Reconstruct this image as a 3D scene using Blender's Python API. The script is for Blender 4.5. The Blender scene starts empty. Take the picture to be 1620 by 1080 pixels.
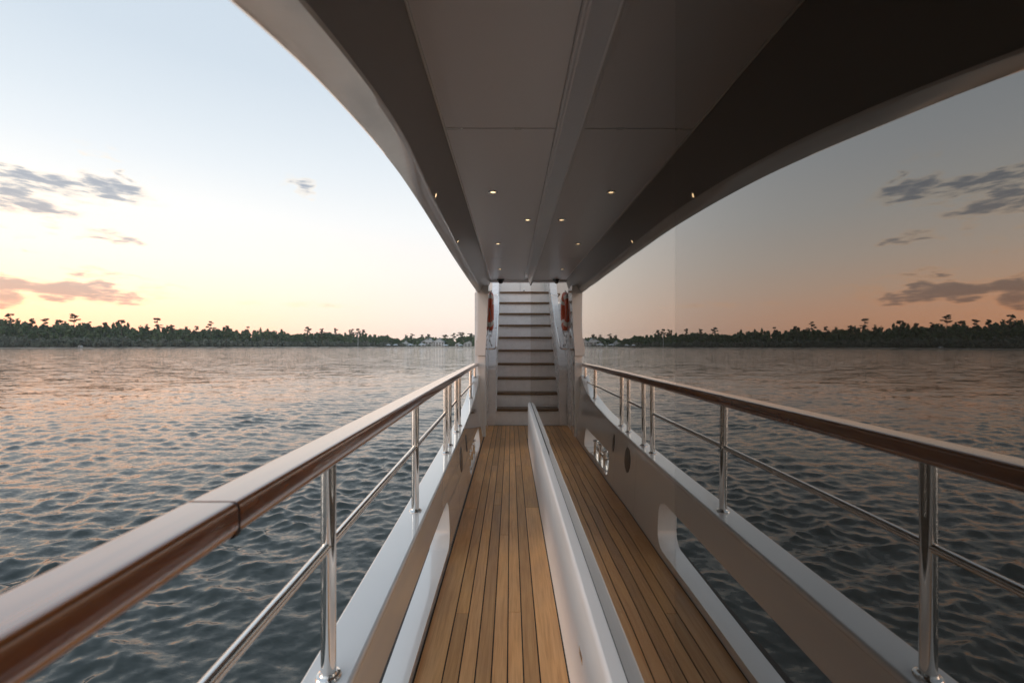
import bpy, bmesh, math, random
import numpy as np
from mathutils import Vector, Matrix

random.seed(7)
RNG = np.random.default_rng(11)
R = math.radians
scene = bpy.context.scene
COL = scene.collection

# ------------------------------------------------------------------ camera
H_EYE = 1.42                      # eye above the teak deck
WATER_Z = -1.60
F_PX, VX, VY = 720.0, 808.0, 546.5   # focal length and vanishing point in the 1620 px photograph
cam_d = bpy.data.cameras.new('camera')
cam_d.sensor_width = 36.0
cam_d.lens = 36.0 * F_PX / 1620.0
cam_d.shift_x = (810.0 - VX) / 1620.0
cam_d.shift_y = (VY - 540.0) / 1620.0
cam_d.clip_start = 0.02
cam_d.clip_end = 20000
cam_d.dof.use_dof = True
cam_d.dof.focus_distance = 5.0
cam_d.dof.aperture_fstop = 3.5
cam = bpy.data.objects.new('camera', cam_d)
COL.objects.link(cam)
cam.location = (0, 0, H_EYE)
cam.rotation_euler = (R(90), 0, 0)
scene.camera = cam

# ------------------------------------------------------------------ render settings
scene.render.engine = 'CYCLES'
cy = scene.cycles
cy.use_denoising = True
cy.max_bounces = 10
cy.glossy_bounces = 6
cy.diffuse_bounces = 5
cy.sample_clamp_indirect = 4.0
scene.view_settings.view_transform = 'Standard'
scene.view_settings.look = 'None'
scene.view_settings.exposure = 0.0
scene.view_settings.gamma = 1.0

# ------------------------------------------------------------------ sky
SUN_AZ = R(-102)      # the sun has gone down to the left, a little behind
SUN_EL = R(2.0)
world = bpy.data.worlds.new('World')
scene.world = world
world.use_nodes = True


class NT:
    """small helper for building node trees"""
    def __init__(self, tree):
        self.t = tree
        self.n = tree.nodes
        self.l = tree.links

    def node(self, kind, **kw):
        nd = self.n.new(kind)
        for k, v in kw.items():
            setattr(nd, k, v)
        return nd

    def put(self, sock, v):
        if v is None:
            return
        if isinstance(v, bpy.types.NodeSocket):
            self.l.new(v, sock)
        else:
            sock.default_value = v

    def math(self, op, a, b=None, c=None, clamp=False):
        nd = self.node('ShaderNodeMath', operation=op, use_clamp=clamp)
        self.put(nd.inputs[0], a)
        self.put(nd.inputs[1], b)
        self.put(nd.inputs[2], c)
        return nd.outputs[0]

    def vmath(self, op, a, b=None):
        nd = self.node('ShaderNodeVectorMath', operation=op)
        self.put(nd.inputs[0], a)
        self.put(nd.inputs[1], b)
        return nd.outputs['Value'] if op in ('DOT_PRODUCT', 'LENGTH') else nd.outputs['Vector']

    def mix(self, fac, a, b, blend='MIX'):
        nd = self.node('ShaderNodeMix', data_type='RGBA', blend_type=blend)
        self.put(nd.inputs['Factor'], fac)
        ins = [i for i in nd.inputs if i.type == 'RGBA']
        self.put(ins[0], a)
        self.put(ins[1], b)
        return [o for o in nd.outputs if o.type == 'RGBA'][0]

    def ramp(self, fac, stops, interp='LINEAR'):
        nd = self.node('ShaderNodeValToRGB')
        cr = nd.color_ramp
        cr.interpolation = interp
        while len(cr.elements) < len(stops):
            cr.elements.new(0.5)
        for e, (p, c) in zip(cr.elements, stops):
            e.position = p
            e.color = (*c, 1) if len(c) == 3 else c
        self.put(nd.inputs[0], fac)
        return nd.outputs[0]

    def noise(self, vec, scale, detail=3, rough=0.5, dist=0.0, out='Fac'):
        nd = self.node('ShaderNodeTexNoise')
        self.put(nd.inputs['Vector'], vec)
        nd.inputs['Scale'].default_value = scale
        nd.inputs['Detail'].default_value = detail
        nd.inputs['Roughness'].default_value = rough
        nd.inputs['Distortion'].default_value = dist
        return nd.outputs[out]

    def maprange(self, v, a, b, c=0.0, d=1.0, smooth=False):
        nd = self.node('ShaderNodeMapRange')
        nd.interpolation_type = 'SMOOTHSTEP' if smooth else 'LINEAR'
        self.put(nd.inputs[0], v)
        for k, x in enumerate((a, b, c, d)):
            nd.inputs[k + 1].default_value = x
        return nd.outputs[0]


def build_sky():
    t = NT(world.node_tree)
    t.n.clear()
    out = t.node('ShaderNodeOutputWorld')
    bg = t.node('ShaderNodeBackground')
    t.l.new(bg.outputs[0], out.inputs[0])
    tc = t.node('ShaderNodeTexCoord').outputs['Generated']
    d = t.vmath('NORMALIZE', tc)
    sep = t.node('ShaderNodeSeparateXYZ')
    t.l.new(d, sep.inputs[0])
    x, y, z = sep.outputs
    el = t.math('ARCSINE', z)
    az = t.math('ARCTAN2', x, y)
    elp = t.math('MAXIMUM', el, 0.0)
    f = t.math('MULTIPLY', elp, 1 / (math.pi / 2))        # 0 horizon .. 1 zenith
    warm = t.ramp(f, [(0.0, (2.40, 0.98, 0.44)), (0.035, (2.25, 1.13, 0.63)), (0.065, (1.88, 1.22, 0.84)), (0.10, (1.50, 1.22, 1.00)),
                      (0.15, (1.14, 1.11, 1.05)), (0.205, (0.92, 0.97, 1.01)), (0.25, (0.80, 0.88, 0.95)), (0.31, (0.69, 0.785, 0.88)),
                      (0.45, (0.60, 0.705, 0.82)), (1.0, (0.52, 0.62, 0.74))])
    cool = t.ramp(f, [(0.0, (1.10, 0.90, 0.77)), (0.045, (1.10, 0.96, 0.85)), (0.10, (1.06, 1.00, 0.94)),
                      (0.16, (0.97, 0.99, 1.00)), (0.22, (0.85, 0.91, 0.96)), (0.31, (0.69, 0.78, 0.87)),
                      (0.45, (0.60, 0.705, 0.82)), (1.0, (0.52, 0.62, 0.74))])
    sd = (math.sin(SUN_AZ), math.cos(SUN_AZ), 0.0)
    cs = t.vmath('DOT_PRODUCT', d, sd)
    wf = t.maprange(cs, -0.15, 0.80, 0, 1, True)
    grad = t.mix(wf, cool, warm)
    # a share of the physical sky keeps the dome's real fall-off
    sky = t.node('ShaderNodeTexSky', sky_type='NISHITA', sun_disc=False)
    sky.sun_elevation = SUN_EL
    sky.sun_rotation = SUN_AZ
    sky.air_density = 1.2
    sky.dust_density = 1.5
    phys = t.mix(1.0, sky.outputs[0], (0.12, 0.12, 0.12, 1), 'MULTIPLY')
    base = t.mix(0.06, grad, phys)

    # clouds: thin torn streaks, defined by bearing and height in the sky
    comb = t.node('ShaderNodeCombineXYZ')
    t.l.new(az, comb.inputs[0])
    t.l.new(t.math('MULTIPLY', el, 2.6), comb.inputs[1])
    uv = comb.outputs[0]
    w1 = t.noise(uv, 11.0, 2, 0.6)
    w2 = t.noise(t.vmath('ADD', uv, (7.3, 1.7, 3.1)), 16.0, 2, 0.6)
    u = t.math('ADD', az, t.math('MULTIPLY', t.math('SUBTRACT', w1, 0.5), 0.13))
    v = t.math('ADD', el, t.math('MULTIPLY', t.math('SUBTRACT', w2, 0.5), 0.075))
    det = t.noise(t.vmath('MULTIPLY', uv, (1.0, 1.9, 1.0)), 24.0, 5, 0.66)

    def px(xx, yy):
        dx, dy = xx - VX, VY - yy
        return math.atan2(dx, F_PX), math.atan2(dy, math.hypot(dx, F_PX))
    # (x, y, half width, half height, tilt, weight) as seen in the photograph
    clouds = [(60, 288, 120, 15, 0.06, 1.0), (175, 296, 70, 15, -0.05, 1.0), (40, 312, 130, 14, 0.16, 1.0),
              (-60, 300, 120, 22, 0.1, 1.0), (195, 270, 36, 6, 0.05, .8), (-40, 264, 60, 9, 0, .8),
              (480, 300, 42, 10, 0.08, .75), (180, 379, 48, 8, 0.04, .75), (35, 379, 26, 5, 0.05, .6),
              (90, 350, 26, 5, 0.1, .55), (-30, 352, 40, 6, .05, .6),
              (70, 457, 200, 17, 0.02, 1.15), (-80, 462, 180, 20, 0.0, 1.15), (150, 437, 60, 7, 0.05, .75),
              (215, 442, 40, 5, 0, .6), (20, 430, 60, 5, 0, .6), (250, 460, 70, 4, 0, .5), (110, 468, 120, 5, 0, .6),
              (150, 232, 30, 6, 0, .35), (250, 322, 40, 6, 0, .45), (-300, 420, 200, 20, 0, .9), (-500, 300, 200, 26, 0, .9)]
    acc = None
    for (cx, cyy, hw, hh, tilt, wt) in clouds:
        a0, e0 = px(cx, cyy)
        a1, _ = px(cx + hw, cyy)
        _, e1 = px(cx, cyy - hh)
        ha, he = abs(a1 - a0) * 1.15, abs(e1 - e0) * 1.6
        du = t.math('SUBTRACT', u, a0)
        dv = t.math('SUBTRACT', v, e0)
        dv = t.math('ADD', dv, t.math('MULTIPLY', du, tilt))
        du = t.math('MULTIPLY', du, 1 / ha)
        dv = t.math('MULTIPLY', dv, 1 / he)
        q = t.math('MULTIPLY_ADD', du, du, t.math('MULTIPLY', dv, dv))
        m = t.math('MULTIPLY', t.math('SUBTRACT', 1.0, q), wt)
        acc = m if acc is None else t.math('MAXIMUM', acc, m)
    # loose wisps everywhere low in the sky
    wisp_uv = t.vmath('MULTIPLY', uv, (1.0, 4.0, 1.0))
    wisp = t.noise(t.vmath('ADD', wisp_uv, (3.0, 9.0, 1.0)), 2.6, 3, 0.6)
    low = t.maprange(el, 0.30, 0.08, 0, 1, True)
    wisp = t.math('MULTIPLY', t.maprange(wisp, 0.60, 0.80, 0, 0.5, True), low)
    acc = t.math('MAXIMUM', acc, wisp)
    dens = t.math('SUBTRACT', acc, t.math('MULTIPLY', t.math('SUBTRACT', det, 0.43), 1.8))
    acc0 = t.math('MAXIMUM', acc, 0.0)
    dens = t.math('MULTIPLY', t.maprange(dens, 0.0, 1.0, 0, 1, True), t.maprange(acc0, 0.0, 0.16, 0, 1, True))
    core = t.maprange(dens, 0.30, 0.95, 0, 1, True)
    rim = t.mix(1.0, base, (1.18, 0.97, 0.76, 1), 'MULTIPLY')
    body = t.mix(1.0, base, (0.41, 0.44, 0.51, 1), 'MULTIPLY')
    ccol = t.mix(core, rim, body)
    col = t.mix(t.math('MULTIPLY', dens, 0.92), base, ccol)
    # below the horizon: the dark of water
    belowf = t.maprange(z, -0.01, -0.05, 0, 1)
    col = t.mix(belowf, col, (0.12, 0.14, 0.14, 1))
    t.l.new(col, bg.inputs[0])
    bg.inputs[1].default_value = 1.04
    world.cycles.sampling_method = 'NONE'


build_sky()

sun_d = bpy.data.lights.new('sun', 'SUN')
sun_d.energy = 0.7
sun_d.angle = R(30)
sun_d.color = (1.0, 0.90, 0.82)
sun = bpy.data.objects.new('sun', sun_d)
COL.objects.link(sun)
_sd = Vector((math.sin(SUN_AZ) * math.cos(R(9)), math.cos(SUN_AZ) * math.cos(R(9)), math.sin(R(9))))
sun.rotation_euler = (-_sd).to_track_quat('-Z', 'Y').to_euler()

# ------------------------------------------------------------------ materials
MATS = {}


def material(name):
    m = bpy.data.materials.new(name)
    m.use_nodes = True
    t = NT(m.node_tree)
    b = [n for n in t.n if n.type == 'BSDF_PRINCIPLED'][0]
    MATS[name] = m
    return m, t, b


def simple(name, col, rough=0.5, metal=0.0, coat=0.0, spec=0.5, bump=None, vary=0.0, vscale=3.0):
    m, t, b = material(name)
    b.inputs['Base Color'].default_value = (*col, 1)
    b.inputs['Roughness'].default_value = rough
    b.inputs['Metallic'].default_value = metal
    b.inputs['Coat Weight'].default_value = coat
    b.inputs['Coat Roughness'].default_value = 0.04
    b.inputs['Specular IOR Level'].default_value = spec
    pos = t.node('ShaderNodeNewGeometry').outputs['Position']
    if vary:
        n = t.noise(pos, vscale, 5, 0.6)
        c = t.ramp(n, [(0.25, tuple(k * (1 - vary) for k in col)), (0.75, tuple(min(1, k * (1 + vary)) for k in col))])
        t.l.new(c, b.inputs['Base Color'])
        rr = t.maprange(t.noise(pos, vscale * 2.3, 4, 0.6), 0.3, 0.7, rough * 0.75, rough * 1.3)
        t.l.new(rr, b.inputs['Roughness'])
    if bump:
        bp = t.node('ShaderNodeBump')
        bp.inputs['Strength'].default_value = bump[1]
        bp.inputs['Distance'].default_value = bump[2]
        t.l.new(t.noise(pos, bump[0], 3, 0.5), bp.inputs['Height'])
        t.l.new(bp.outputs[0], b.inputs['Normal'])
    return m


simple('white_paint', (0.84, 0.84, 0.83), 0.10, coat=1.0, vary=0.02, vscale=2.0, bump=(3.0, 0.05, 0.004))
simple('fascia_paint', (0.78, 0.77, 0.75), 0.12, coat=0.6, vary=0.05, vscale=4.0, bump=(9.0, 0.25, 0.006))
simple('ceiling_paint', (0.82, 0.81, 0.82), 0.30)
simple('soffit_shaded', (0.31, 0.295, 0.28), 0.30)  # ceiling paint made darker, the soffit's shade put into its colour
simple('wall_paint', (0.84, 0.84, 0.84), 0.38, vary=0.02, vscale=2.0)
simple('stair_paint', (0.88, 0.87, 0.87), 0.28, vary=0.04, vscale=5.0)
simple('steel', (0.76, 0.75, 0.73), 0.07, metal=1.0, vary=0.03, vscale=9.0)
simple('caulk', (0.012, 0.012, 0.012), 0.6)
simple('black_rubber', (0.015, 0.015, 0.016), 0.45)
simple('dark_backing', (0.006, 0.006, 0.006), 0.8)
simple('dark_plastic', (0.02, 0.02, 0.022), 0.3)
simple('ring_orange', (0.58, 0.085, 0.02), 0.5, vary=0.08, vscale=8.0)
simple('ring_band', (0.75, 0.72, 0.66), 0.6)
simple('rope', (0.30, 0.28, 0.26), 0.8)
simple('tread_wood', (0.15, 0.085, 0.04), 0.45, vary=0.2, vscale=8.0)
simple('seam_dark', (0.10, 0.09, 0.085), 0.5)  # dark grey of the gate joint lines
simple('house_white', (0.58, 0.62, 0.63), 0.6)
simple('house_roof', (0.38, 0.44, 0.48), 0.6)
simple('house_window', (0.04, 0.05, 0.06), 0.1)
simple('dock_wood', (0.24, 0.20, 0.17), 0.8)
simple('sand', (0.55, 0.49, 0.41), 0.9, vary=0.15, vscale=0.05)
simple('bark', (0.16, 0.12, 0.10), 0.9)


def wood(name, ca, cb, cc, rough, coat, sx=60.0, sy=2.2, rnd=0.35, spec=0.5):
    m, t, b = material(name)
    pos = t.node('ShaderNodeNewGeometry').outputs['Position']
    oi = t.node('ShaderNodeObjectInfo')
    off = t.node('ShaderNodeCombineXYZ')
    t.l.new(t.math('MULTIPLY', oi.outputs['Random'], 37.0), off.inputs[0])
    t.l.new(t.math('MULTIPLY', oi.outputs['Random'], 91.0), off.inputs[1])
    p = t.vmath('ADD', pos, off.outputs[0])
    pw = t.vmath('ADD', p, t.vmath('MULTIPLY', t.noise(p, 2.0, 2, 0.5, out='Color'), (0.03, 0.0, 0.0)))
    g = t.vmath('MULTIPLY', pw, (sx, sy, sx * 0.5))
    n1 = t.noise(g, 1.0, 6, 0.6, 0.3)
    n2 = t.noise(t.vmath('MULTIPLY', pw, (sx * 5, sy * 2.5, sx)), 1.0, 3, 0.5)
    blotch = t.noise(t.vmath('MULTIPLY', p, (5, 1.6, 5)), 1.0, 4, 0.55)
    k = t.math('ADD', t.math('MULTIPLY', n1, 0.6), t.math('MULTIPLY', n2, 0.4))
    col = t.ramp(k, [(0.30, ca), (0.5, cb), (0.70, cc)])
    tint = t.math('ADD', 1.0 - rnd * 0.5, t.math('MULTIPLY', oi.outputs['Random'], rnd))
    tint = t.math('MULTIPLY', tint, t.maprange(blotch, 0.25, 0.75, 0.80, 1.16))
    cv = t.node('ShaderNodeCombineColor')
    t.l.new(tint, cv.inputs[0]); t.l.new(tint, cv.inputs[1])
    t.l.new(t.math('MULTIPLY', tint, t.maprange(blotch, 0.2, 0.8, 1.1, 0.92)), cv.inputs[2])
    col = t.mix(1.0, col, cv.outputs[0], 'MULTIPLY')
    t.l.new(col, b.inputs['Base Color'])
    t.l.new(t.maprange(blotch, 0.25, 0.75, rough * 0.8, rough * 1.25), b.inputs['Roughness'])
    b.inputs['Coat Weight'].default_value = coat
    b.inputs['Coat Roughness'].default_value = 0.05
    b.inputs['Specular IOR Level'].default_value = spec
    if coat > 0.5:
        b.inputs['Coat IOR'].default_value = 2.5
    if coat < 0.5:
        bp = t.node('ShaderNodeBump')
        bp.inputs['Strength'].default_value = 0.25
        bp.inputs['Distance'].default_value = 0.0015
        t.l.new(k, bp.inputs['Height'])
        t.l.new(bp.outputs[0], b.inputs['Normal'])
    return m


wood('teak', (0.48, 0.235, 0.088), (0.66, 0.365, 0.155), (0.78, 0.475, 0.225), 0.42, 0.0, rnd=0.42)
wood('varnished_wood', (0.17, 0.040, 0.005), (0.38, 0.105, 0.013), (0.56, 0.19, 0.03), 0.14, 1.0, 70, 1.2, 0.1)


def glass_material(name, r0, see=0.0):
    m = bpy.data.materials.new(name)
    m.use_nodes = True
    t = NT(m.node_tree)
    t.n.clear()
    out = t.node('ShaderNodeOutputMaterial')
    lw = t.node('ShaderNodeLayerWeight')
    lw.inputs['Blend'].default_value = 0.5
    facing = lw.outputs['Facing']                   # 0 head on .. 1 grazing
    fac = t.math('ADD', r0, t.math('MULTIPLY', t.math('POWER', facing, 4.4), 0.92 - r0))
    gl = t.node('ShaderNodeBsdfGlossy')
    gl.inputs['Color'].default_value = (1.0, 0.975, 0.945, 1)
    pos = t.node('ShaderNodeNewGeometry').outputs['Position']
    smear = t.noise(t.vmath('MULTIPLY', pos, (1.0, 1.0, 0.35)), 7.0, 4, 0.65)
    t.l.new(t.maprange(smear, 0.52, 0.75, 0.0, 0.035, True), gl.inputs['Roughness'])
    bp = t.node('ShaderNodeBump')                    # toughened glass is never quite flat
    bp.inputs['Strength'].default_value = 1.0
    bp.inputs['Distance'].default_value = 0.0006
    t.l.new(t.noise(pos, 2.2, 1, 0.4), bp.inputs['Height'])
    t.l.new(bp.outputs[0], gl.inputs['Normal'])
    df = t.node('ShaderNodeBsdfDiffuse')
    df.inputs['Color'].default_value = (0.012, 0.011, 0.009, 1)
    mx = t.node('ShaderNodeMixShader')
    body = df.outputs[0]
    if see:
        tr = t.node('ShaderNodeBsdfTransparent')
        tr.inputs['Color'].default_value = (0.62, 0.58, 0.53, 1)
        m2 = t.node('ShaderNodeMixShader')
        m2.inputs[0].default_value = see
        t.l.new(df.outputs[0], m2.inputs[1]); t.l.new(tr.outputs[0], m2.inputs[2])
        body = m2.outputs[0]
    t.l.new(fac, mx.inputs[0]); t.l.new(body, mx.inputs[1]); t.l.new(gl.outputs[0], mx.inputs[2])
    t.l.new(mx.outputs[0], out.inputs[0])
    MATS[name] = m


glass_material('tinted_glass', 0.24)
glass_material('clear_tinted_glass', 0.24, 0.6)
glass_material('dark_tinted_glass', 0.215)


def emitter(name, col, s):
    m, t, b = material(name)
    b.inputs['Base Color'].default_value = (*col, 1)
    b.inputs['Emission Color'].default_value = (*col, 1)
    b.inputs['Emission Strength'].default_value = s


emitter('lamp_glow', (1.0, 0.72, 0.40), 2.6)


def water_material():
    m, t, b = material('sea_water')
    b.inputs['Base Color'].default_value = (0.028, 0.038, 0.036, 1)
    b.inputs['Roughness'].default_value = 0.04
    b.inputs['IOR'].default_value = 1.333
    geo = t.node('ShaderNodeNewGeometry')
    pos = geo.outputs['Position']
    # ripple slopes are added straight to the normal, so they hold at any distance
    dist = t.vmath('LENGTH', pos)
    far = t.maprange(dist, 10.0, 70.0, 0.0, 1.0)

    def slopes(scale, stretch, k, detail, off):
        c = t.noise(t.vmath('ADD', t.vmath('MULTIPLY', pos, (stretch, 1.0, 0.0)), off), scale, detail, 0.55, 0.4, out='Color')
        c = t.vmath('SUBTRACT', c, (0.5, 0.5, 0.5))
        return t.vmath('MULTIPLY', c, (k * 0.6, k, 0.0))
    fine = slopes(20.0, 0.5, 0.36, 2, (3.0, 5.0, 0.0))
    mid = slopes(5.0, 0.42, 0.62, 3, (9.0, 2.0, 0.0))
    big = slopes(0.9, 0.40, 0.58, 4, (1.0, 7.0, 0.0))
    sc = t.node('ShaderNodeVectorMath', operation='SCALE')
    t.l.new(t.vmath('ADD', mid, big), sc.inputs[0])
    t.l.new(t.math('MULTIPLY_ADD', far, 0.78, 0.22), sc.inputs['Scale'])
    n = t.vmath('ADD', geo.outputs['Normal'], t.vmath('ADD', fine, sc.outputs[0]))
    t.l.new(t.vmath('NORMALIZE', n), b.inputs['Normal'])


water_material()


def leaf_material(name, ca, cb, cc, scale):
    m, t, b = material(name)
    pos = t.node('ShaderNodeNewGeometry').outputs['Position']
    n = t.noise(pos, scale, 3, 0.6)
    t.l.new(t.ramp(n, [(0.3, ca), (0.5, cb), (0.7, cc)]), b.inputs['Base Color'])
    b.inputs['Roughness'].default_value = 0.7
    b.inputs['Specular IOR Level'].default_value = 0.2


leaf_material('forest_leaves', (0.06, 0.10, 0.04), (0.09, 0.14, 0.06), (0.13, 0.165, 0.085), 0.10)
leaf_material('shrub_leaves', (0.09, 0.115, 0.08), (0.13, 0.155, 0.115), (0.19, 0.205, 0.165), 0.12)
leaf_material('pine_needles', (0.045, 0.055, 0.028), (0.07, 0.08, 0.04), (0.10, 0.10, 0.055), 0.2)

# ------------------------------------------------------------------ mesh helpers


def link(name, me, mat, parent=None):
    o = bpy.data.objects.new(name, me)
    COL.objects.link(o)
    if mat:
        me.materials.append(MATS[mat])
    if parent is not None:
        o.parent = parent
        o.matrix_parent_inverse = Matrix.Translation(parent.location).inverted() @ Matrix.Identity(4) if parent.location.length else Matrix.Identity(4)
    return o


def mesh(name, verts, faces, mat, parent=None, smooth=None):
    me = bpy.data.meshes.new(name)
    me.from_pydata([tuple(map(float, v)) for v in verts], [], faces)
    me.update()
    bm = bmesh.new(); bm.from_mesh(me)
    bmesh.ops.recalc_face_normals(bm, faces=bm.faces)
    bm.to_mesh(me); bm.free()
    if smooth is not None:
        me.shade_smooth()
        me.set_sharp_from_angle(angle=R(smooth))
    o = link(name, me, mat, parent)
    if smooth is not None and len(me.polygons) < 20000:
        wn = o.modifiers.new('weighted_normal', 'WEIGHTED_NORMAL')
        wn.keep_sharp = True
    return o


def from_bm(name, bm, mat, parent=None, smooth=None):
    bmesh.ops.recalc_face_normals(bm, faces=bm.faces)
    me = bpy.data.meshes.new(name)
    bm.to_mesh(me); bm.free()
    if smooth is not None:
        me.shade_smooth()
        me.set_sharp_from_angle(angle=R(smooth))
    o = link(name, me, mat, parent)
    if smooth is not None and len(me.polygons) < 20000:
        wn = o.modifiers.new('weighted_normal', 'WEIGHTED_NORMAL')
        wn.keep_sharp = True
    return o


def add_box(bm, x0, x1, y0, y1, z0, z1, bev=0.0, seg=2):
    r = bmesh.ops.create_cube(bm, size=1.0)
    vs = r['verts']
    for v in vs:
        v.co = Vector(((x0 + x1) / 2 + v.co.x * (x1 - x0), (y0 + y1) / 2 + v.co.y * (y1 - y0), (z0 + z1) / 2 + v.co.z * (z1 - z0)))
    if bev:
        es = list({e for v in vs for e in v.link_edges})
        bmesh.ops.bevel(bm, geom=es, offset=bev, segments=seg, affect='EDGES', profile=0.5)


def box(name, x0, x1, y0, y1, z0, z1, mat, parent=None, bev=0.0, seg=2):
    bm = bmesh.new()
    add_box(bm, x0, x1, y0, y1, z0, z1, bev, seg)
    return from_bm(name, bm, mat, parent, 40 if bev else None)


def tube_data(path, rad, seg=12, closed=False):
    """verts and faces of a round tube along a polyline (rad may be a list)"""
    P = [Vector(p) for p in path]
    n = len(P)
    rads = rad if isinstance(rad, (list, tuple)) else [rad] * n
    verts, faces = [], []
    ref = None
    for i in range(n):
        if closed:
            d = (P[(i + 1) % n] - P[i - 1]).normalized()
        else:
            d = (P[min(i + 1, n - 1)] - P[max(i - 1, 0)]).normalized()
        if ref is None:
            ref = Vector((0, 0, 1)) if abs(d.z) < 0.9 else Vector((1, 0, 0))
        a = d.cross(ref).normalized()
        b = a.cross(d).normalized()
        ref = b
        for k in range(seg):
            th = 2 * math.pi * k / seg
            verts.append(P[i] + (a * math.cos(th) + b * math.sin(th)) * rads[i])
    m = n if closed else n - 1
    for i in range(m):
        for k in range(seg):
            j = (i + 1) % n
            faces.append((i * seg + k, i * seg + (k + 1) % seg, j * seg + (k + 1) % seg, j * seg + k))
    if not closed:
        faces.append(tuple(range(seg))[::-1])
        faces.append(tuple(range((n - 1) * seg, n * seg)))
    return verts, faces


def tube(name, path, rad, mat, parent=None, seg=14, closed=False):
    v, f = tube_data(path, rad, seg, closed)
    return mesh(name, v, f, mat, parent, 50)


def lathe(name, prof, centre, mat, parent=None, seg=28, axis='z', caps=True):
    verts, faces = [], []
    n = len(prof)
    for k in range(seg):
        th = 2 * math.pi * k / seg
        for r_, h_ in prof:
            p = Vector((r_ * math.cos(th), r_ * math.sin(th), h_))
            if axis == 'x':
                p = Vector((p.z, p.x, p.y))
            verts.append(p + Vector(centre))
    for k in range(seg):
        for i in range(n - 1):
            a, b2 = k * n + i, ((k + 1) % seg) * n + i
            faces.append((a, b2, b2 + 1, a + 1))
    bot = [k * n for k in range(seg)]
    top = [k * n + n - 1 for k in range(seg)]
    if caps:
        faces.append(tuple(bot[::-1])); faces.append(tuple(top))
    else:
        faces += [(top[k], top[(k + 1) % seg], bot[(k + 1) % seg], bot[k]) for k in range(seg)]
    return mesh(name, verts, faces, mat, parent, 35)


def sweep(name, profile, ys, xf, zf, mat, parent=None, smooth=40, closed=True, caps=True):
    """profile [(dx,dz)] carried along y; xf(y), zf(y) give the origin"""
    n = len(profile)
    verts, faces = [], []
    for y in ys:
        for dx, dz in profile:
            verts.append((xf(y) + dx, y, zf(y) + dz))
    for i in range(len(ys) - 1):
        for k in range(n if closed else n - 1):
            j = (k + 1) % n
            faces.append((i * n + k, i * n + j, (i + 1) * n + j, (i + 1) * n + k))
    if closed and caps:
        faces.append(tuple(range(n)))
        faces.append(tuple(range((len(ys) - 1) * n, len(ys) * n)))
    return mesh(name, verts, faces, mat, parent, smooth)


def rrect(w, h, r, seg=4, cx=0.0, cz=0.0, rb=None):
    """rounded rectangle outline, r for the upper corners, rb for the lower"""
    rb = r if rb is None else rb
    pts = []
    for (sx, sz, a0, rr) in ((1, 1, 0, r), (-1, 1, 90, r), (-1, -1, 180, rb), (1, -1, 270, rb)):
        for k in range(seg + 1):
            a = R(a0 + 90 * k / seg)
            pts.append((cx + sx * (w / 2 - rr) + rr * math.cos(a), cz + sz * (h / 2 - rr) + rr * math.sin(a)))
    return pts


def thing(name, label, cat, loc=(0, 0, 0), group=None):
    o = bpy.data.objects.new(name, None)
    COL.objects.link(o)
    o.empty_display_size = 0.2
    o.location = loc
    tag(o, label, cat, group)
    return o


def tag(o, label, cat, group=None):
    o['label'] = label
    o['category'] = cat
    if group:
        o['group'] = group
    return o


def structure(o, label=None):
    o['kind'] = 'structure'
    if label:
        o['label'] = label
    return o


def curve_fn(pts):
    xs = np.array([p[0] for p in pts], float)
    zs = np.array([p[1] for p in pts], float)
    # monotone-ish smooth interpolation: catmull-rom (non uniform hermite)
    m = np.gradient(zs, xs)

    def f(x):
        x = min(max(x, xs[0]), xs[-1])
        i = int(min(np.searchsorted(xs, x, 'right') - 1, len(xs) - 2))
        h = xs[i + 1] - xs[i]
        s = (x - xs[i]) / h
        return float((2 * s**3 - 3 * s**2 + 1) * zs[i] + (s**3 - 2 * s**2 + s) * h * m[i]
                     + (-2 * s**3 + 3 * s**2) * zs[i + 1] + (s**3 - s**2) * h * m[i + 1])
    return f


def px_dir(x, y=None):
    return (x - VX) / F_PX


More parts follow.
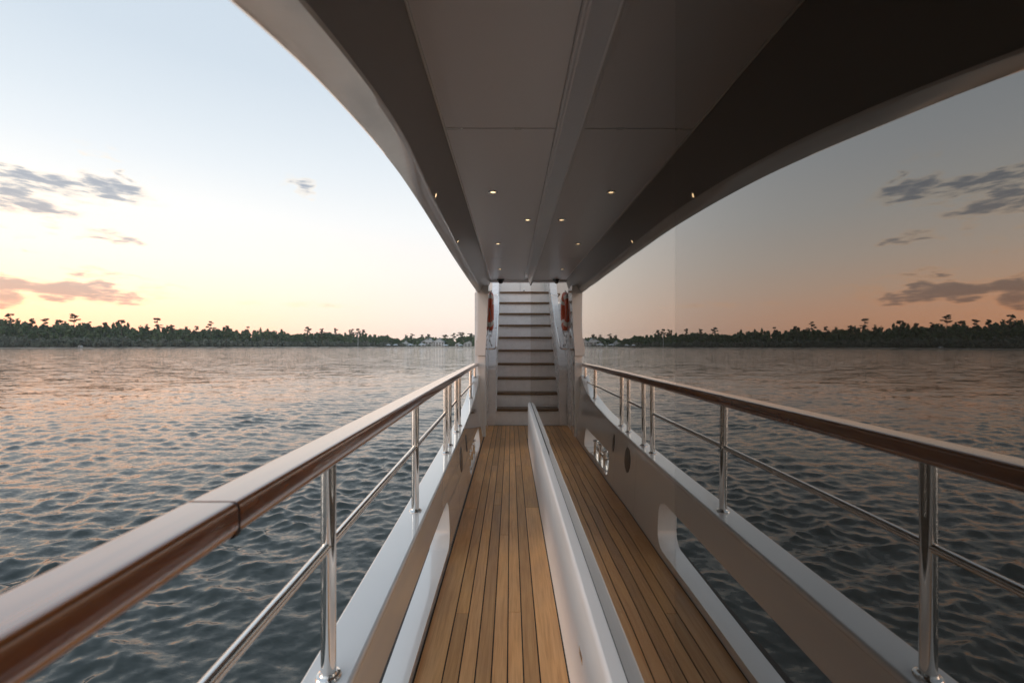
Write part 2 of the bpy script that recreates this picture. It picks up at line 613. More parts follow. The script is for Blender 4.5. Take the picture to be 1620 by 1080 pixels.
# ------------------------------------------------------------------ sea
def build_sea():
    az = np.concatenate([np.linspace(R(-78), R(5), 460, endpoint=False), np.linspace(R(5), R(174), 40, endpoint=False),
                         np.linspace(R(174), R(282), 60, endpoint=False)])
    near = 1.6 * np.exp(np.arange(720) * 0.0052)
    r = np.concatenate([[0.8, 1.2], near, near[-1] * np.exp(np.arange(1, 230) * 0.016), [3500, 6000, 12000]])
    A, RR = np.meshgrid(az, r)
    X = RR * np.sin(A); Y = RR * np.cos(A)
    sp = np.where(RR < near[-1], np.maximum(RR * 0.0052, 0.012), RR * 0.016)
    Z = np.zeros_like(X); DX = np.zeros_like(X); DY = np.zeros_like(X)
    rng = np.random.default_rng(5)
    for i in range(130):
        lam = 0.07 * (1.0 / 0.07) ** rng.random()
        th = R(62) + rng.normal(0, R(42))          # direction of travel
        k = 2 * math.pi / lam
        slope = 0.031 * (0.65 + 0.7 * rng.random())
        if lam > 0.7:
            slope *= 0.7
        a = slope / k
        ph = rng.random() * 6.283
        att = np.clip((lam / sp - 2.5) / 3.0, 0, 1)
        arg = k * (X * math.cos(th) + Y * math.sin(th)) + ph
        Z += att * a * np.cos(arg)
        s = att * a * np.sin(arg) * 0.9
        DX -= s * math.cos(th); DY -= s * math.sin(th)
    M = np.ones_like(X)                           # gusts: rougher and smoother patches
    for i in range(9):
        lam = 2.5 + 14 * rng.random(); th = rng.random() * 6.283
        M += 0.13 * np.cos(2 * math.pi / lam * (X * math.cos(th) + Y * math.sin(th)) + rng.random() * 6.283)
    M = np.clip(M, 0.35, 1.7)
    X = X + DX * M; Y = Y + DY * M; Z = Z * M + WATER_Z
    n0, n1 = X.shape
    verts = np.stack([X, Y, Z], -1).reshape(-1, 3)
    i = np.arange(n0 - 1)[:, None]; j = np.arange(n1)[None, :]
    j2 = (j + 1) % n1
    faces = np.stack([i * n1 + j, i * n1 + j2, (i + 1) * n1 + j2, (i + 1) * n1 + j], -1).reshape(-1, 4)
    me = bpy.data.meshes.new('sea')
    me.vertices.add(len(verts)); me.vertices.foreach_set('co', verts.ravel())
    me.loops.add(faces.size); me.loops.foreach_set('vertex_index', faces.ravel().astype(np.int32))
    me.polygons.add(len(faces))
    me.polygons.foreach_set('loop_start', np.arange(0, faces.size, 4, dtype=np.int32))
    me.update(calc_edges=True)
    me.shade_smooth()
    if me.polygons[len(faces) // 2].normal.z < 0:
        me.flip_normals()
    structure(link('sea', me, 'sea_water'))


build_sea()

# ------------------------------------------------------------------ far shore
# shoreline as (photo x, distance ahead)
SHORE = [(-6000, 330), (-1600, 440), (-600, 470), (-200, 520), (0, 560), (150, 600), (300, 660), (430, 740), (560, 830),
         (625, 860), (690, 850), (760, 820), (900, 800), (1200, 780), (2000, 760), (5000, 500)]
SX = np.array([s[0] for s in SHORE], float)
SY = np.array([s[1] for s in SHORE], float)


def shore_pt(px):
    y = float(np.interp(px, SX, SY))
    return Vector((px_dir(px) * y, y, WATER_Z))


def shore_samples():
    pts = [shore_pt(p) for p in np.concatenate([np.linspace(-6000, -700, 60), np.linspace(-680, 860, 160), np.linspace(900, 5000, 40)])]
    return pts


def build_land():
    pts = shore_samples()
    verts, faces = [], []
    rng = random.Random(3)
    for p in pts:
        d = Vector((p.x, p.y, 0)).normalized()
        j = rng.uniform(-3, 3)
        for off, hgt in ((-2, -0.6), (3, 0.35), (9, 0.8), (40, 2.0), (200, 3.0), (900, 3.0)):
            q = p + d * (off + (j if off < 50 else 0))
            verts.append((q.x, q.y, WATER_Z + hgt))
    n = 6
    for i in range(len(pts) - 1):
        for k in range(n - 1):
            faces.append((i * n + k, i * n + k + 1, (i + 1) * n + k + 1, (i + 1) * n + k))
    structure(mesh('shore', verts, faces, 'sand', None, 60))


build_land()


def leaf_cloud(centres, radii, count, size, rng):
    """random leaf-clump triangles filling ellipsoids; returns (n*3,3) verts"""
    n = len(centres)
    idx = np.repeat(np.arange(n), count)
    m = len(idx)
    d = rng.normal(size=(m, 3)); d /= np.linalg.norm(d, axis=1)[:, None]
    rad = rng.random(m) ** 0.45
    c = centres[idx] + d * rad[:, None] * radii[idx]
    s = size * (0.6 + 0.8 * rng.random(m))
    t1 = rng.normal(size=(m, 3)); t1 /= np.linalg.norm(t1, axis=1)[:, None]
    t2 = np.cross(t1, d + 0.3 * rng.normal(size=(m, 3))); t2 /= np.linalg.norm(t2, axis=1)[:, None]
    a = c + t1 * s[:, None]
    b = c + (-0.5 * t1 + 0.87 * t2) * s[:, None]
    e = c + (-0.5 * t1 - 0.87 * t2) * s[:, None]
    return np.stack([a, b, e], 1).reshape(-1, 3)


def tri_mesh(name, tv, mat, parent=None):
    me = bpy.data.meshes.new(name)
    n = len(tv) // 3
    me.vertices.add(len(tv)); me.vertices.foreach_set('co', tv.astype(np.float32).ravel())
    me.loops.add(len(tv)); me.loops.foreach_set('vertex_index', np.arange(len(tv), dtype=np.int32))
    me.polygons.add(n); me.polygons.foreach_set('loop_start', np.arange(0, len(tv), 3, dtype=np.int32))
    me.update(calc_edges=True)
    return link(name, me, mat, parent)


# forest height in photo pixels above the waterline, along the photo's x
FH_X = [-6000, -700, -300, 0, 60, 130, 200, 300, 400, 500, 560, 600, 640, 700, 760, 900, 5000]
FH_P = [41, 41, 41, 40, 39.5, 38, 35, 30, 27, 24, 20.5, 17, 15.5, 15, 17, 18, 18]


def forest_h(px):
    y = float(np.interp(px, SX, SY))
    return float(np.interp(px, FH_X, FH_P)) * y / F_PX


def build_forest():
    rng = np.random.default_rng(21)
    big_c, big_r, sh_c, sh_r = [], [], [], []
    pxs = np.concatenate([np.linspace(-3500, -700, 130), np.linspace(-700, 860, 330), np.linspace(860, 2500, 60)])
    for p in pxs:
        base = shore_pt(p)
        d = Vector((base.x, base.y, 0)).normalized()
        H = forest_h(p) * (1 + 0.07 * math.sin(p / 13.0) + 0.06 * math.sin(p / 5.1 + 1) + 0.05 * math.sin(p / 31.0 + 2))
        for row in range(4):
            q = base + d * (22 + row * 16 + rng.uniform(-6, 6)) + Vector((rng.uniform(-3, 3), 0, 0))
            h = H * (0.74 + 0.07 * row + rng.uniform(-0.13, 0.10))
            w = rng.uniform(2.6, 5.6)
            for k in range(5):
                zz = h * (0.14 + 0.195 * k) + rng.uniform(-1, 1)
                ww = w * (1.0 - 0.12 * k) * rng.uniform(0.75, 1.15)
                big_c.append((q.x + rng.normal() * 1.3, q.y + rng.normal() * 1.3, WATER_Z + 1.5 + zz))
                big_r.append((ww, ww, h * rng.uniform(0.12, 0.17)))
        if p < 640 or p > 760:
            for row in range(2):
                q = base + d * (9 + row * 7 + rng.uniform(-2, 2)) + Vector((rng.uniform(-3, 3), 0, 0))
                h = H * rng.uniform(0.24, 0.46)
                w = rng.uniform(2.8, 5.0)
                for k in range(2):
                    sh_c.append((q.x + rng.normal() * 1.6, q.y, WATER_Z + 0.8 + h * (0.35 + 0.35 * k)))
                    sh_r.append((w, w, h * 0.36))
    o = tri_mesh('forest', leaf_cloud(np.array(big_c), np.array(big_r), 60, 1.55, rng), 'forest_leaves')
    o['kind'] = 'stuff'; o['label'] = 'dark green wood lining the far shore'
    o = tri_mesh('shore_scrub', leaf_cloud(np.array(sh_c), np.array(sh_r), 60, 1.3, rng), 'shrub_leaves')
    o['kind'] = 'stuff'; o['label'] = 'grey green scrub along the waterline below the wood'


build_forest()


def pine(px, top_y, back, label, flat=True, width=1.0, seed=0):
    rng = np.random.default_rng(100 + seed)
    base = shore_pt(px)
    d = Vector((base.x, base.y, 0)).normalized()
    q = base + d * back
    h = (VY - top_y) * q.y / F_PX + H_EYE - (WATER_Z + 1.8)
    root = thing('pine_tree', label, 'tree', (q.x, q.y, WATER_Z + 1.6), 'tall pines above the far wood')
    lean = rng.uniform(-0.8, 0.8)
    path = [(0, 0, 0), (lean * .3, 0, h * .4), (lean * .6, 0, h * .75), (lean, 0, h * 0.97)]
    v, f = tube_data(path, [0.42, 0.34, 0.24, 0.10], 6)
    cs, rs = [], []
    pw = q.y / F_PX           # metres per photo pixel there
    n = 13 if flat else 10
    for k in range(n):
        fr = 0.99 - 0.34 * rng.random() ** 1.5 if flat else rng.uniform(0.55, 0.99)
        spread = (6.2 if flat else 4.0) * width * pw * (1.15 - (fr - 0.7) * 2.0)
        a = rng.uniform(0, 6.283)
        off = rng.uniform(0.2, 1.0) * spread
        c = (lean * fr + math.cos(a) * off, math.sin(a) * off * .8, h * fr)
        cs.append(c)
        rs.append((rng.uniform(1.7, 3.0) * pw * width, 1.8 * pw * width, rng.uniform(0.8, 1.5) * pw))
        v2, f2 = tube_data([(lean * fr * .9, 0, h * (fr - 0.07)), c], [0.14, 0.05], 4)
        o = len(v)
        v = v + v2; f = f + [tuple(i + o for i in ff) for ff in f2]
    t = mesh('trunk', v, f, 'bark', root); t.matrix_parent_inverse = Matrix.Identity(4)
    c = tri_mesh('crown', leaf_cloud(np.array(cs), np.array(rs), 44, 0.75, rng), 'pine_needles', root)
    c.matrix_parent_inverse = Matrix.Identity(4)


PINES = [(16, 496, 30, 'spreading flat topped pine at the left edge of the wood', True, 1.35),
         (50, 504, 34, 'low broad pine second from the left above the wood', True, 1.0),
         (73, 503.5, 40, 'broad pine just right of the low second pine', True, 1.0),
         (95, 506, 36, 'short pine beside the tallest flat topped pine', True, 0.9),
         (117, 495, 30, 'tallest flat topped pine above the white shed', True, 1.35),
         (141, 509, 34, 'small pine right of the tallest flat topped pine', False, 0.8),
         (164, 510, 36, 'small twin headed pine left of the wide flat pine', True, 0.9),
         (192, 505, 30, 'wide flat pine with a level top', True, 1.3),
         (231, 512, 34, 'small round pine left of the lone umbrella pine', False, 0.9),
         (249, 503, 28, 'lone umbrella pine standing well clear of the wood', True, 1.15),
         (271, 514, 34, 'low pine right of the lone umbrella pine', True, 0.8),
         (311, 513, 34, 'dense round pine midway along the wood', False, 1.0),
         (334, 508, 30, 'bent umbrella pine right of the dense round pine', True, 1.1),
         (359, 515, 34, 'small pine right of the bent umbrella pine', True, 0.8),
         (391, 514.5, 34, 'pointed dark pine midway along the lower wood', False, 0.7),
         (487, 517, 30, 'flat pine, first of the sparse pines towards the houses', True, 0.9),
         (509, 519, 30, 'thin pine, second of the sparse pines towards the houses', True, 0.7),
         (530, 519.5, 30, 'thin pine, third of the sparse pines towards the houses', True, 0.6),
         (556, 520.5, 28, 'left pine of the close trio at the end of the wood', True, 0.8),
         (566, 520, 30, 'middle pine of the close trio at the end of the wood', True, 0.8),
         (575, 521.5, 28, 'right pine of the close trio at the end of the wood', True, 0.7),
         (642, 529.5, 60, 'small round tree behind the leftmost boathouse', False, 0.8),
         (651, 528, 60, 'rounded tree behind the boathouses', False, 1.0),
         (667, 529, 60, 'round tree behind the left gable of the white house', False, 0.9),
         (677, 529, 64, 'round tree behind the right gable of the white house', False, 0.8),
         (704, 529, 50, 'broad tree just right of the white house', False, 1.2),
         (717, 527, 50, 'bushy tree second right of the white house', False, 1.1),
         (730, 525.5, 46, 'tallest umbrella tree near the white pillar', True, 1.1),
         (744, 527.5, 50, 'wide tree closest to the white pillar', False, 1.3)]
for i_, (a_, b_, c_, l_, fl_, w_) in enumerate(PINES):
    pine(a_, b_, c_, l_, fl_, w_, i_)


def gable_house(px, wpx, hpx, label, back=14, roof_frac=0.45, nwin=4, porch=True, name='waterfront_house', cat='house'):
    base = shore_pt(px)
    s = base.y / F_PX
    w, h = wpx * s, hpx * s
    dpt = w * 0.7
    root = thing(name, label, cat, (base.x, base.y + back, WATER_Z + 0.9))
    wall_h = h * (1 - roof_frac)
    bm = bmesh.new(); add_box(bm, -w / 2, w / 2, 0, dpt, 0, wall_h)
    o = from_bm('wall', bm, 'house_white', root); o.matrix_parent_inverse = Matrix.Identity(4)
    # gable facing the water
    e = 0.08 * w
    v = [(-w / 2 - e, -e, wall_h), (w / 2 + e, -e, wall_h), (0, -e, h), (-w / 2 - e, dpt + e, wall_h), (w / 2 + e, dpt + e, wall_h), (0, dpt + e, h)]
    o = mesh('roof', v, [(0, 2, 5, 3), (2, 1, 4, 5), (3, 5, 4), (0, 3, 4, 1)], 'house_roof', root); o.matrix_parent_inverse = Matrix.Identity(4)
    g = [(-w / 2, -0.02, wall_h), (w / 2, -0.02, wall_h), (0, -0.02, h * 0.96), (-w / 2, 0.2, wall_h), (w / 2, 0.2, wall_h), (0, 0.2, h * 0.96)]
    o = mesh('gable', g, [(0, 1, 2), (3, 5, 4), (0, 2, 5, 3), (2, 1, 4, 5), (0, 3, 4, 1)], 'house_white', root); o.matrix_parent_inverse = Matrix.Identity(4)
    for k in range(nwin):
        xx = -w / 2 + w * (k + 0.5) / nwin
        for zz in ((0.18, 0.40), (0.58, 0.84)):
            bm = bmesh.new(); add_box(bm, xx - w * .28 / nwin, xx + w * .28 / nwin, -0.06, 0.1, wall_h * zz[0], wall_h * zz[1])
            o = from_bm('window', bm, 'house_window', root); o.matrix_parent_inverse = Matrix.Identity(4)
    if porch:
        bm = bmesh.new(); add_box(bm, -w * .55, w * .55, -w * .2, 0, wall_h * .46, wall_h * .53)
        o = from_bm('balcony', bm, 'house_white', root); o.matrix_parent_inverse = Matrix.Identity(4)
        for k in range(nwin + 1):
            xx = -w * .53 + w * 1.06 * k / nwin
            bm = bmesh.new(); add_box(bm, xx - .18, xx + .18, -w * .2, -w * .2 + .36, 0, wall_h * .46)
            o = from_bm('column', bm, 'house_white', root); o.matrix_parent_inverse = Matrix.Identity(4)


gable_house(675, 22, 14.0, 'large white gabled house with balcony, left of a pair', 16)
gable_house(692, 18, 13.6, 'large white gabled house with balcony, right of a pair', 12)
gable_house(637, 13, 9.5, 'white waterfront house left of the large pair', 18, nwin=3)
gable_house(656, 14, 9.0, 'low grey roofed house between two white houses', 20, nwin=3)
gable_house(741, 17, 9.5, 'grey house under the trees beside the white pillar', 14, nwin=3)
gable_house(725, 12, 7.5, 'small pale house right of the large white pair', 12, nwin=2)
gable_house(121, 5.0, 3.4, 'tiny white shed on the sandy shore below the tallest pine', 4, nwin=1, porch=False, name='shed', cat='shed')


def boathouse(px, wpx, hpx, label):
    p = shore_pt(px)
    s = p.y / F_PX
    w, h = wpx * s, hpx * s
    root = thing('boathouse', label, 'boathouse', (p.x, p.y - 14, WATER_Z), 'boathouses on posts along the far shore')
    for sx in (-1, 1):
        for sy in (0, 1):
            bm = bmesh.new(); add_box(bm, sx * w * .4 - .2, sx * w * .4 + .2, sy * w * .8, sy * w * .8 + .4, -1, h * .62)
            o = from_bm('post', bm, 'dock_wood', root); o.matrix_parent_inverse = Matrix.Identity(4)
    v = [(-w / 2, -.5, h * .6), (w / 2, -.5, h * .6), (w / 2, w, h * .6), (-w / 2, w, h * .6), (-w * .12, w * .25, h), (w * .12, w * .25, h), (w * .12, w * .6, h), (-w * .12, w * .6, h)]
    o = mesh('roof', v, [(0, 1, 5, 4), (1, 2, 6, 5), (2, 3, 7, 6), (3, 0, 4, 7), (4, 5, 6, 7), (0, 3, 2, 1)], 'house_roof', root); o.matrix_parent_inverse = Matrix.Identity(4)
    bm = bmesh.new(); add_box(bm, -w * .45, w * .45, 0, w, .5, .8)
    o = from_bm('platform', bm, 'dock_wood', root); o.matrix_parent_inverse = Matrix.Identity(4)


for a_, b_, c_, l_ in ((617, 6, 5, 'grey roofed boathouse furthest left on the far shore'),
                       (628, 7, 5, 'grey roofed boathouse second from the left'),
                       (651, 9, 5.5, 'wide hipped boathouse in front of the low grey roofed house'),
                       (669, 11, 6, 'wide boathouse in front of the large white house'),
                       (706, 10, 4.5, 'boathouse just right of the large white pair'),
                       (729, 9, 4.5, 'boathouse in front of the small pale house')):
    boathouse(a_, b_, c_, l_)


def channel_marker():
    p = shore_pt(575)
    root = thing('channel_marker', 'thin pale pole standing in the water by the trio of pines', 'marker', (p.x, p.y - 30, WATER_Z))
    o = tube('pole', [(0, 0, -1), (0, 0, 24)], 0.28, 'house_white', root, 8); o.matrix_parent_inverse = Matrix.Identity(4)
    bm = bmesh.new(); add_box(bm, -.7, .7, -.3, -.2, 21, 22.6)
    o = from_bm('daymark', bm, 'house_white', root); o.matrix_parent_inverse = Matrix.Identity(4)


channel_marker()

# ------------------------------------------------------------------ the yacht's side deck
Y_BACK = -1.6
Y_STAIR = 8.10


def side(y):                   # half breadth of the rail line
    y = max(y, 0.0) if y < 0 else y
    return 0.44 + 0.022 * y - 0.0008 * y * y


bul_top = curve_fn([(-3, .58), (0, .578), (2.3, .576), (3.5, .583), (4.63, .603), (5.5, .645), (6.17, .713), (6.75, .825), (7.12, .97)])

# deck -------------------------------------------------------------
deck = structure(mesh('deck', [(-.60, Y_BACK, -.0035), (.95, Y_BACK, -.0035), (.95, 8.3, -.0035), (-.60, 8.3, -.0035),
                               (-.60, Y_BACK, -.12), (.95, Y_BACK, -.12), (.95, 8.3, -.12), (-.60, 8.3, -.12)],
                      [(0, 1, 2, 3), (4, 7, 6, 5), (0, 4, 5, 1), (1, 5, 6, 2), (2, 6, 7, 3), (3, 7, 4, 0)], 'caulk'),
                 'teak planked side deck with black caulked seams')
SEAMS = [-.412, -.2925, -.223, -.1533, -.0836, -.014, .0558, .1265, .2475]
BUTTS = [[-.8, 3.98], [-.4, 2.42, 6.3], [.9, 5.4], [-1.2, 1.3, 4.06, 4.41, 7.0], [.4, 3.42, 5.66], [-.6, 2.43, 6.0], [1.0, 5.4, 7.2], [-.5, 4.0]]


def plank(x0, x1, y0, y1):
    bm = bmesh.new()
    add_box(bm, x0 + .0031, x1 - .0031, y0 + .0016, y1 - .0016, -.0034, 0.0)
    top = [e for e in bm.edges if all(v.co.z > -.001 for v in e.verts)]
    bmesh.ops.bevel(bm, geom=top, offset=.0009, segments=1, affect='EDGES')
    from_bm('plank', bm, 'teak', deck)


for i_ in range(8):
    cuts = [Y_BACK] + BUTTS[i_] + [Y_STAIR - .004]
    for a_, b_ in zip(cuts[:-1], cuts[1:]):
        plank(SEAMS[i_], SEAMS[i_ + 1], a_, b_)
# the wider landing by the stair, beyond the end of the deckhouse
for x0_ in np.arange(.2475, .87, .0697):
    plank(x0_, x0_ + .0697, 6.98, Y_STAIR - .004)

# deckhouse wall with glass ------------------------------------------
GX = 0.300
Y_END = 6.95
house = thing('deckhouse_wall', 'white deckhouse wall with dark mirror glass along the right side', 'wall', (.32, 2.0, 0))


def hp(o):
    o.matrix_parent_inverse = Matrix.Translation(house.location).inverted()
    return o


ys = list(np.linspace(Y_BACK, 6.6, 20)) + [6.75, 6.85, 6.91, Y_END]


def wall_prof(inset):
    pts = [(.2505, 0.0), (.2505, .02), (.2505, .055), (.2503, .10), (.250, .20), (.250, .535), (.2515, .548), (.256, .556), (.262, .560), (GX + .004, .5625), (GX + .004, .0)]
    return [(x + inset * (1 if x < .28 else 0), z) for x, z in pts]


verts_, faces_ = [], []
n_ = 11
for y_ in ys:
    ins = 0.0
    if y_ > 6.6:
        u_ = (y_ - 6.6) / (Y_END - 6.6)
        ins = .040 * (1 - math.sqrt(max(0.0, 1 - u_ ** 2.2)))
    for x_, z_ in wall_prof(ins):
        verts_.append((x_, y_, z_ + .0015 * 0))
for i_ in range(len(ys) - 1):
    for k_ in range(n_):
        faces_.append((i_ * n_ + k_, i_ * n_ + (k_ + 1) % n_, (i_ + 1) * n_ + (k_ + 1) % n_, (i_ + 1) * n_ + k_))
faces_.append(tuple(range(n_)))
faces_.append(tuple(range((len(ys) - 1) * n_, len(ys) * n_)))
hp(mesh('lower_wall', verts_, faces_, 'wall_paint', house, 35))
hp(box('glazing_seal', GX - .002, GX + .003, Y_BACK, Y_END - .01, .5630, .5642, 'black_rubber', house))
PANES = [(Y_BACK, .829, 0.0, 'dark_tinted_glass'), (.8294, 3.523, 0.0, 'clear_tinted_glass'), (3.527, 4.602, 0.004, 'tinted_glass'), (4.605, 6.935, 0.004, 'tinted_glass')]
for a_, b_, off, gm_ in PANES:
    bm = bmesh.new()
    add_box(bm, GX + off, GX + off + .010, a_, b_, .5645, 2.338)
    for v in bm.verts:
        v.co.x += 0.0012 * (v.co.z - 1.42)      # the panes lean out a trifle
    hp(from_bm('window_pane', bm, gm_, house))
for a_, b_ in ((Y_BACK, .825), (3.53, Y_END - .02)):
    hp(box('window_backing', GX + .022, GX + .218, a_, b_, .55, 2.40, 'dark_backing', house))
hp(box('inner_panel', GX + .208, GX + .218, .827, 3.528, .56, 2.40, 'tread_wood', house))
hp(box('inner_shelf', GX + .016, GX + .206, .827, 3.528, .545, .56, 'tread_wood', house))
hp(box('inner_head', GX + .030, GX + .206, .827, 3.528, 2.345, 2.40, 'tread_wood', house))
hp(box('cabin_block', GX + .22, 2.4, Y_BACK, Y_END, .0, 2.60, 'white_paint', house))
hp(box('wall_core', GX + .006, GX + .219, Y_BACK, Y_END - .002, .0, .54, 'white_paint', house))
blind = thing('window_blind', 'pale slatted blind lowered behind the glass of the deckhouse window', 'blind', (GX + .06, 2.17, .6))
bi_ = Matrix.Translation(blind.location).inverted()
slat_me = None
for k_ in range(16):
    z_ = .62 + .0325 * k_
    if slat_me is None:
        o = mesh('slat', [(GX + .048, .85, 0), (GX + .048, 3.51, 0), (GX + .070, 3.51, .010), (GX + .070, .85, .010),
                          (GX + .048, .85, -.002), (GX + .048, 3.51, -.002), (GX + .070, 3.51, .008), (GX + .070, .85, .008)],
                 [(0, 1, 2, 3), (4, 7, 6, 5), (0, 4, 5, 1), (1, 5, 6, 2), (2, 6, 7, 3), (3, 7, 4, 0)], 'white_paint', blind)
        slat_me = o.data
    else:
        o = bpy.data.objects.new('slat', slat_me); COL.objects.link(o); o.parent = blind
    o.location = (0, 0, z_)
    o.matrix_parent_inverse = bi_
# header above the glass
prof = [(.233, 2.540), (.233, 2.522), (.2365, 2.518), (.2445, 2.518), (.2445, 2.506), (.248, 2.502), (.256, 2.502), (.2575, 2.492), (.290, 2.348), (.294, 2.338), (.318, 2.336), (.318, 2.54)]
hp(sweep('cornice', prof, [Y_BACK, 0, 2, 4, 6, Y_END - .002], lambda y: 0.0, lambda y: 0.0, 'ceiling_paint', house, 25))
# small slotted latch in the wall
lt = thing('flush_latch', 'small dark slotted latch in the white wall near the deck', 'latch', (.2495, 1.62, .32))
o = box('slot', .2480, .2505, 1.600, 1.640, .315, .325, 'dark_plastic', lt, .0008); o.matrix_parent_inverse = Matrix.Translation(lt.location).inverted()
o = box('plate', .2488, .2503, 1.588, 1.652, .306, .334, 'steel', lt, .0005); o.matrix_parent_inverse = Matrix.Translation(lt.location).inverted()

# overhang ------------------------------------------------------------
over = thing('deck_overhang', 'grey overhanging upper deck with swooping fascia above the walkway', 'overhang', (0, 2.0, 2.54))


def op(o):
    o.matrix_parent_inverse = Matrix.Translation(over.location).inverted()
    return o


CZ = 2.54
IX = curve_fn([(-3, -.30), (-1, -.275), (0, -.27), (.4, -.277), (.79, -.296), (1.0, -.309), (1.43, -.338), (1.87, -.378), (2.4, -.420), (3.06, -.452), (4.5, -.485), (6, -.475), (7.2, -.445), (8, -.43)])
IZ = curve_fn([(-3, 1.52), (-1, 1.58), (0, 1.725), (.4, 1.832), (.79, 1.938), (1.0, 1.990), (1.43, 2.080), (1.87, 2.155), (2.4, 2.225), (3.06, 2.282), (4.5, 2.325), (6, 2.320), (7.2, 2.296), (8, 2.28)])
OX = curve_fn([(-3, -.40), (-1, -.383), (0, -.382), (.5, -.390), (.886, -.402), (1.286, -.416), (1.75, -.446), (2.4, -.487), (3.2, -.526), (4.5, -.556), (6, -.543), (7.2, -.508), (8, -.49)])
OZ = curve_fn([(-3, 1.53), (-1, 1.59), (0, 1.740), (.5, 1.867), (.886, 1.960), (1.286, 2.030), (1.75, 2.105), (2.4, 2.178), (3.2, 2.236), (4.5, 2.275), (6, 2.266), (7.2, 2.236), (8, 2.22)])
oys = list(np.linspace(Y_BACK, 7.9, 110))
CXL = -.344


def loft(name, rows, mat, parent_fn, smooth=45):
    n = len(rows[0])
    v = [p for r_ in rows for p in r_]
    f = [(i * n + k, i * n + k + 1, (i + 1) * n + k + 1, (i + 1) * n + k) for i in range(len(rows) - 1) for k in range(n - 1)]
    return parent_fn(mesh(name, v, f, mat, over, smooth))


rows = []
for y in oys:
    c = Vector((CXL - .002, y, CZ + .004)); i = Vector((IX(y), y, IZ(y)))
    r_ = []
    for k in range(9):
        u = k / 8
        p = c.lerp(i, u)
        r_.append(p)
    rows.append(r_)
loft('soffit', rows, 'soffit_shaded', op)
rows = []
for y in oys:
    i = Vector((IX(y), y, IZ(y))); o_ = Vector((OX(y), y, OZ(y)))
    rows.append([i + Vector((.002, 0, .003)), i + Vector((-.002, 0, -.004)), i.lerp(o_, .12) + Vector((0, 0, -.005)), i.lerp(o_, .5) + Vector((0, 0, -.007)), i.lerp(o_, .9) + Vector((0, 0, -.004)), o_,
                 o_ + Vector((-.006, 0, .008)), o_ + Vector((-.02, 0, .05)), Vector((min(o_.x - .10, -.56), y, o_.z * .55 + 2.72 * .45)), Vector((-.70, y, 2.72)), Vector((-.66, y, 2.78)), Vector((2.4, y, 2.80))])
loft('fascia', rows, 'fascia_paint', op)
# ceiling panels with recessed joints
for a_, b_ in ((Y_BACK, 2.346), (2.356, 5.838), (5.846, 7.80)):
    op(box('ceiling_panel', CXL, .232, a_, b_, CZ, CZ + .005, 'ceiling_paint', over, .002, 1))
op(box('ceiling_backing', -.36, .31, Y_BACK, 7.79, CZ + .006, CZ + .05, 'fascia_paint', over))
op(tube('edge_bead', [(CXL + .002, y, CZ - .001) for y in np.linspace(Y_BACK, 7.8, 30)], .0075, 'fascia_paint', over, 10))
for xa, xb in ((-.335, -.275), (-.262, -.248), (.02, .055)):
    op(box('joint_glint', xa, xb, 2.340, 2.362, CZ - .003, CZ + .002, 'white_paint', over, .001, 1))  # white strips stand in for light glinting in the panel joint
op(box('end_beam', -.43, .60, 7.80, 7.92, CZ - .03, 2.75, 'ceiling_paint', over, .01))


def downlight(x, y, z, label, nrm=(0, 0, -1), lit=True, size=1.0):
    g = thing('downlight', label, 'downlight', (x, y, z), 'downlights under the overhang')
    M = Vector((0, 0, -1)).rotation_difference(Vector(nrm)).to_matrix().to_4x4() @ Matrix.Scale(size, 4)
    o = lathe('bezel', [(.020, .004), (.034, .004), (.036, 0.0), (.034, -.004), (.024, -.006), (.020, -.002)], (0, 0, 0), 'steel', g, 24, 'z', False)
    o.matrix_parent_inverse = M
    o = lathe('bulb', [(.0005, -.0012), (.012, -.0014), (.0195, .0012), (.0195, .003), (.0005, .003)], (0, 0, 0), 'lamp_glow' if lit else 'seam_dark', g, 20)
    o.matrix_parent_inverse = M


downlight(-.129, 3.32, CZ - .001, 'warm lit recessed downlight nearest the camera in the ceiling panel')
downlight(.150, 4.05, CZ - .001, 'warm lit recessed downlight close to the glass header')
downlight(-.139, 5.0, CZ - .001, 'small lit downlight third along the ceiling panel')
downlight(-.157, 6.66, CZ - .001, 'dim furthest downlight before the stair')


def on_soffit(y, u):
    c = Vector((CXL, y, CZ)); i = Vector((IX(y), y, IZ(y)))
    p = c.lerp(i, u)
    n = (i - c).cross(Vector((0, 1, 0))).normalized()
    if n.z > 0:
        n = -n
    return p, n


for y_, u_, l_ in ((2.55, .93, 'downlight tucked at the fascia edge nearest the camera'), (4.0, .92, 'small downlight at the fascia edge further along')):
    p_, n_v = on_soffit(y_, u_)
    p_ = p_ + n_v * .002
    downlight(p_.x, p_.y, p_.z, l_, n_v, True, .6)

dc = thing('dome_camera', 'black dome camera at the end of the ceiling by the stair', 'camera', (-.170, 7.70, CZ))
o = lathe('mount', [(.001, -.001), (.062, -.001), (.062, -.02), (.05, -.026), (.001, -.026)], (0, 0, 0), 'dark_plastic', dc); o.matrix_parent_inverse = Matrix.Identity(4)
o = lathe('dome', [(.045, -.024), (.043, -.045), (.033, -.062), (.018, -.072), (.002, -.075)], (0, 0, 0), 'dark_plastic', dc); o.matrix_parent_inverse = Matrix.Identity(4)

# bulwark ---------------------------------------------------------------
bul = thing('bulwark', 'white painted bulwark with open freeing ports along the left side', 'bulwark', (-.45, 2.0, 0))


def bp_(o):
    o.matrix_parent_inverse = Matrix.Translation(bul.location).inverted()
    return o


def in_x(y, z):
    zt = bul_top(y)
    u = min(max(z / zt, -0.4), 1.0)
    return -(.418 * (1 - u) + (side(y) - .060) * u)


def out_x(y, z):
    return -(side(y) + .066 - 0.02 * (bul_top(y) - z) / .6)


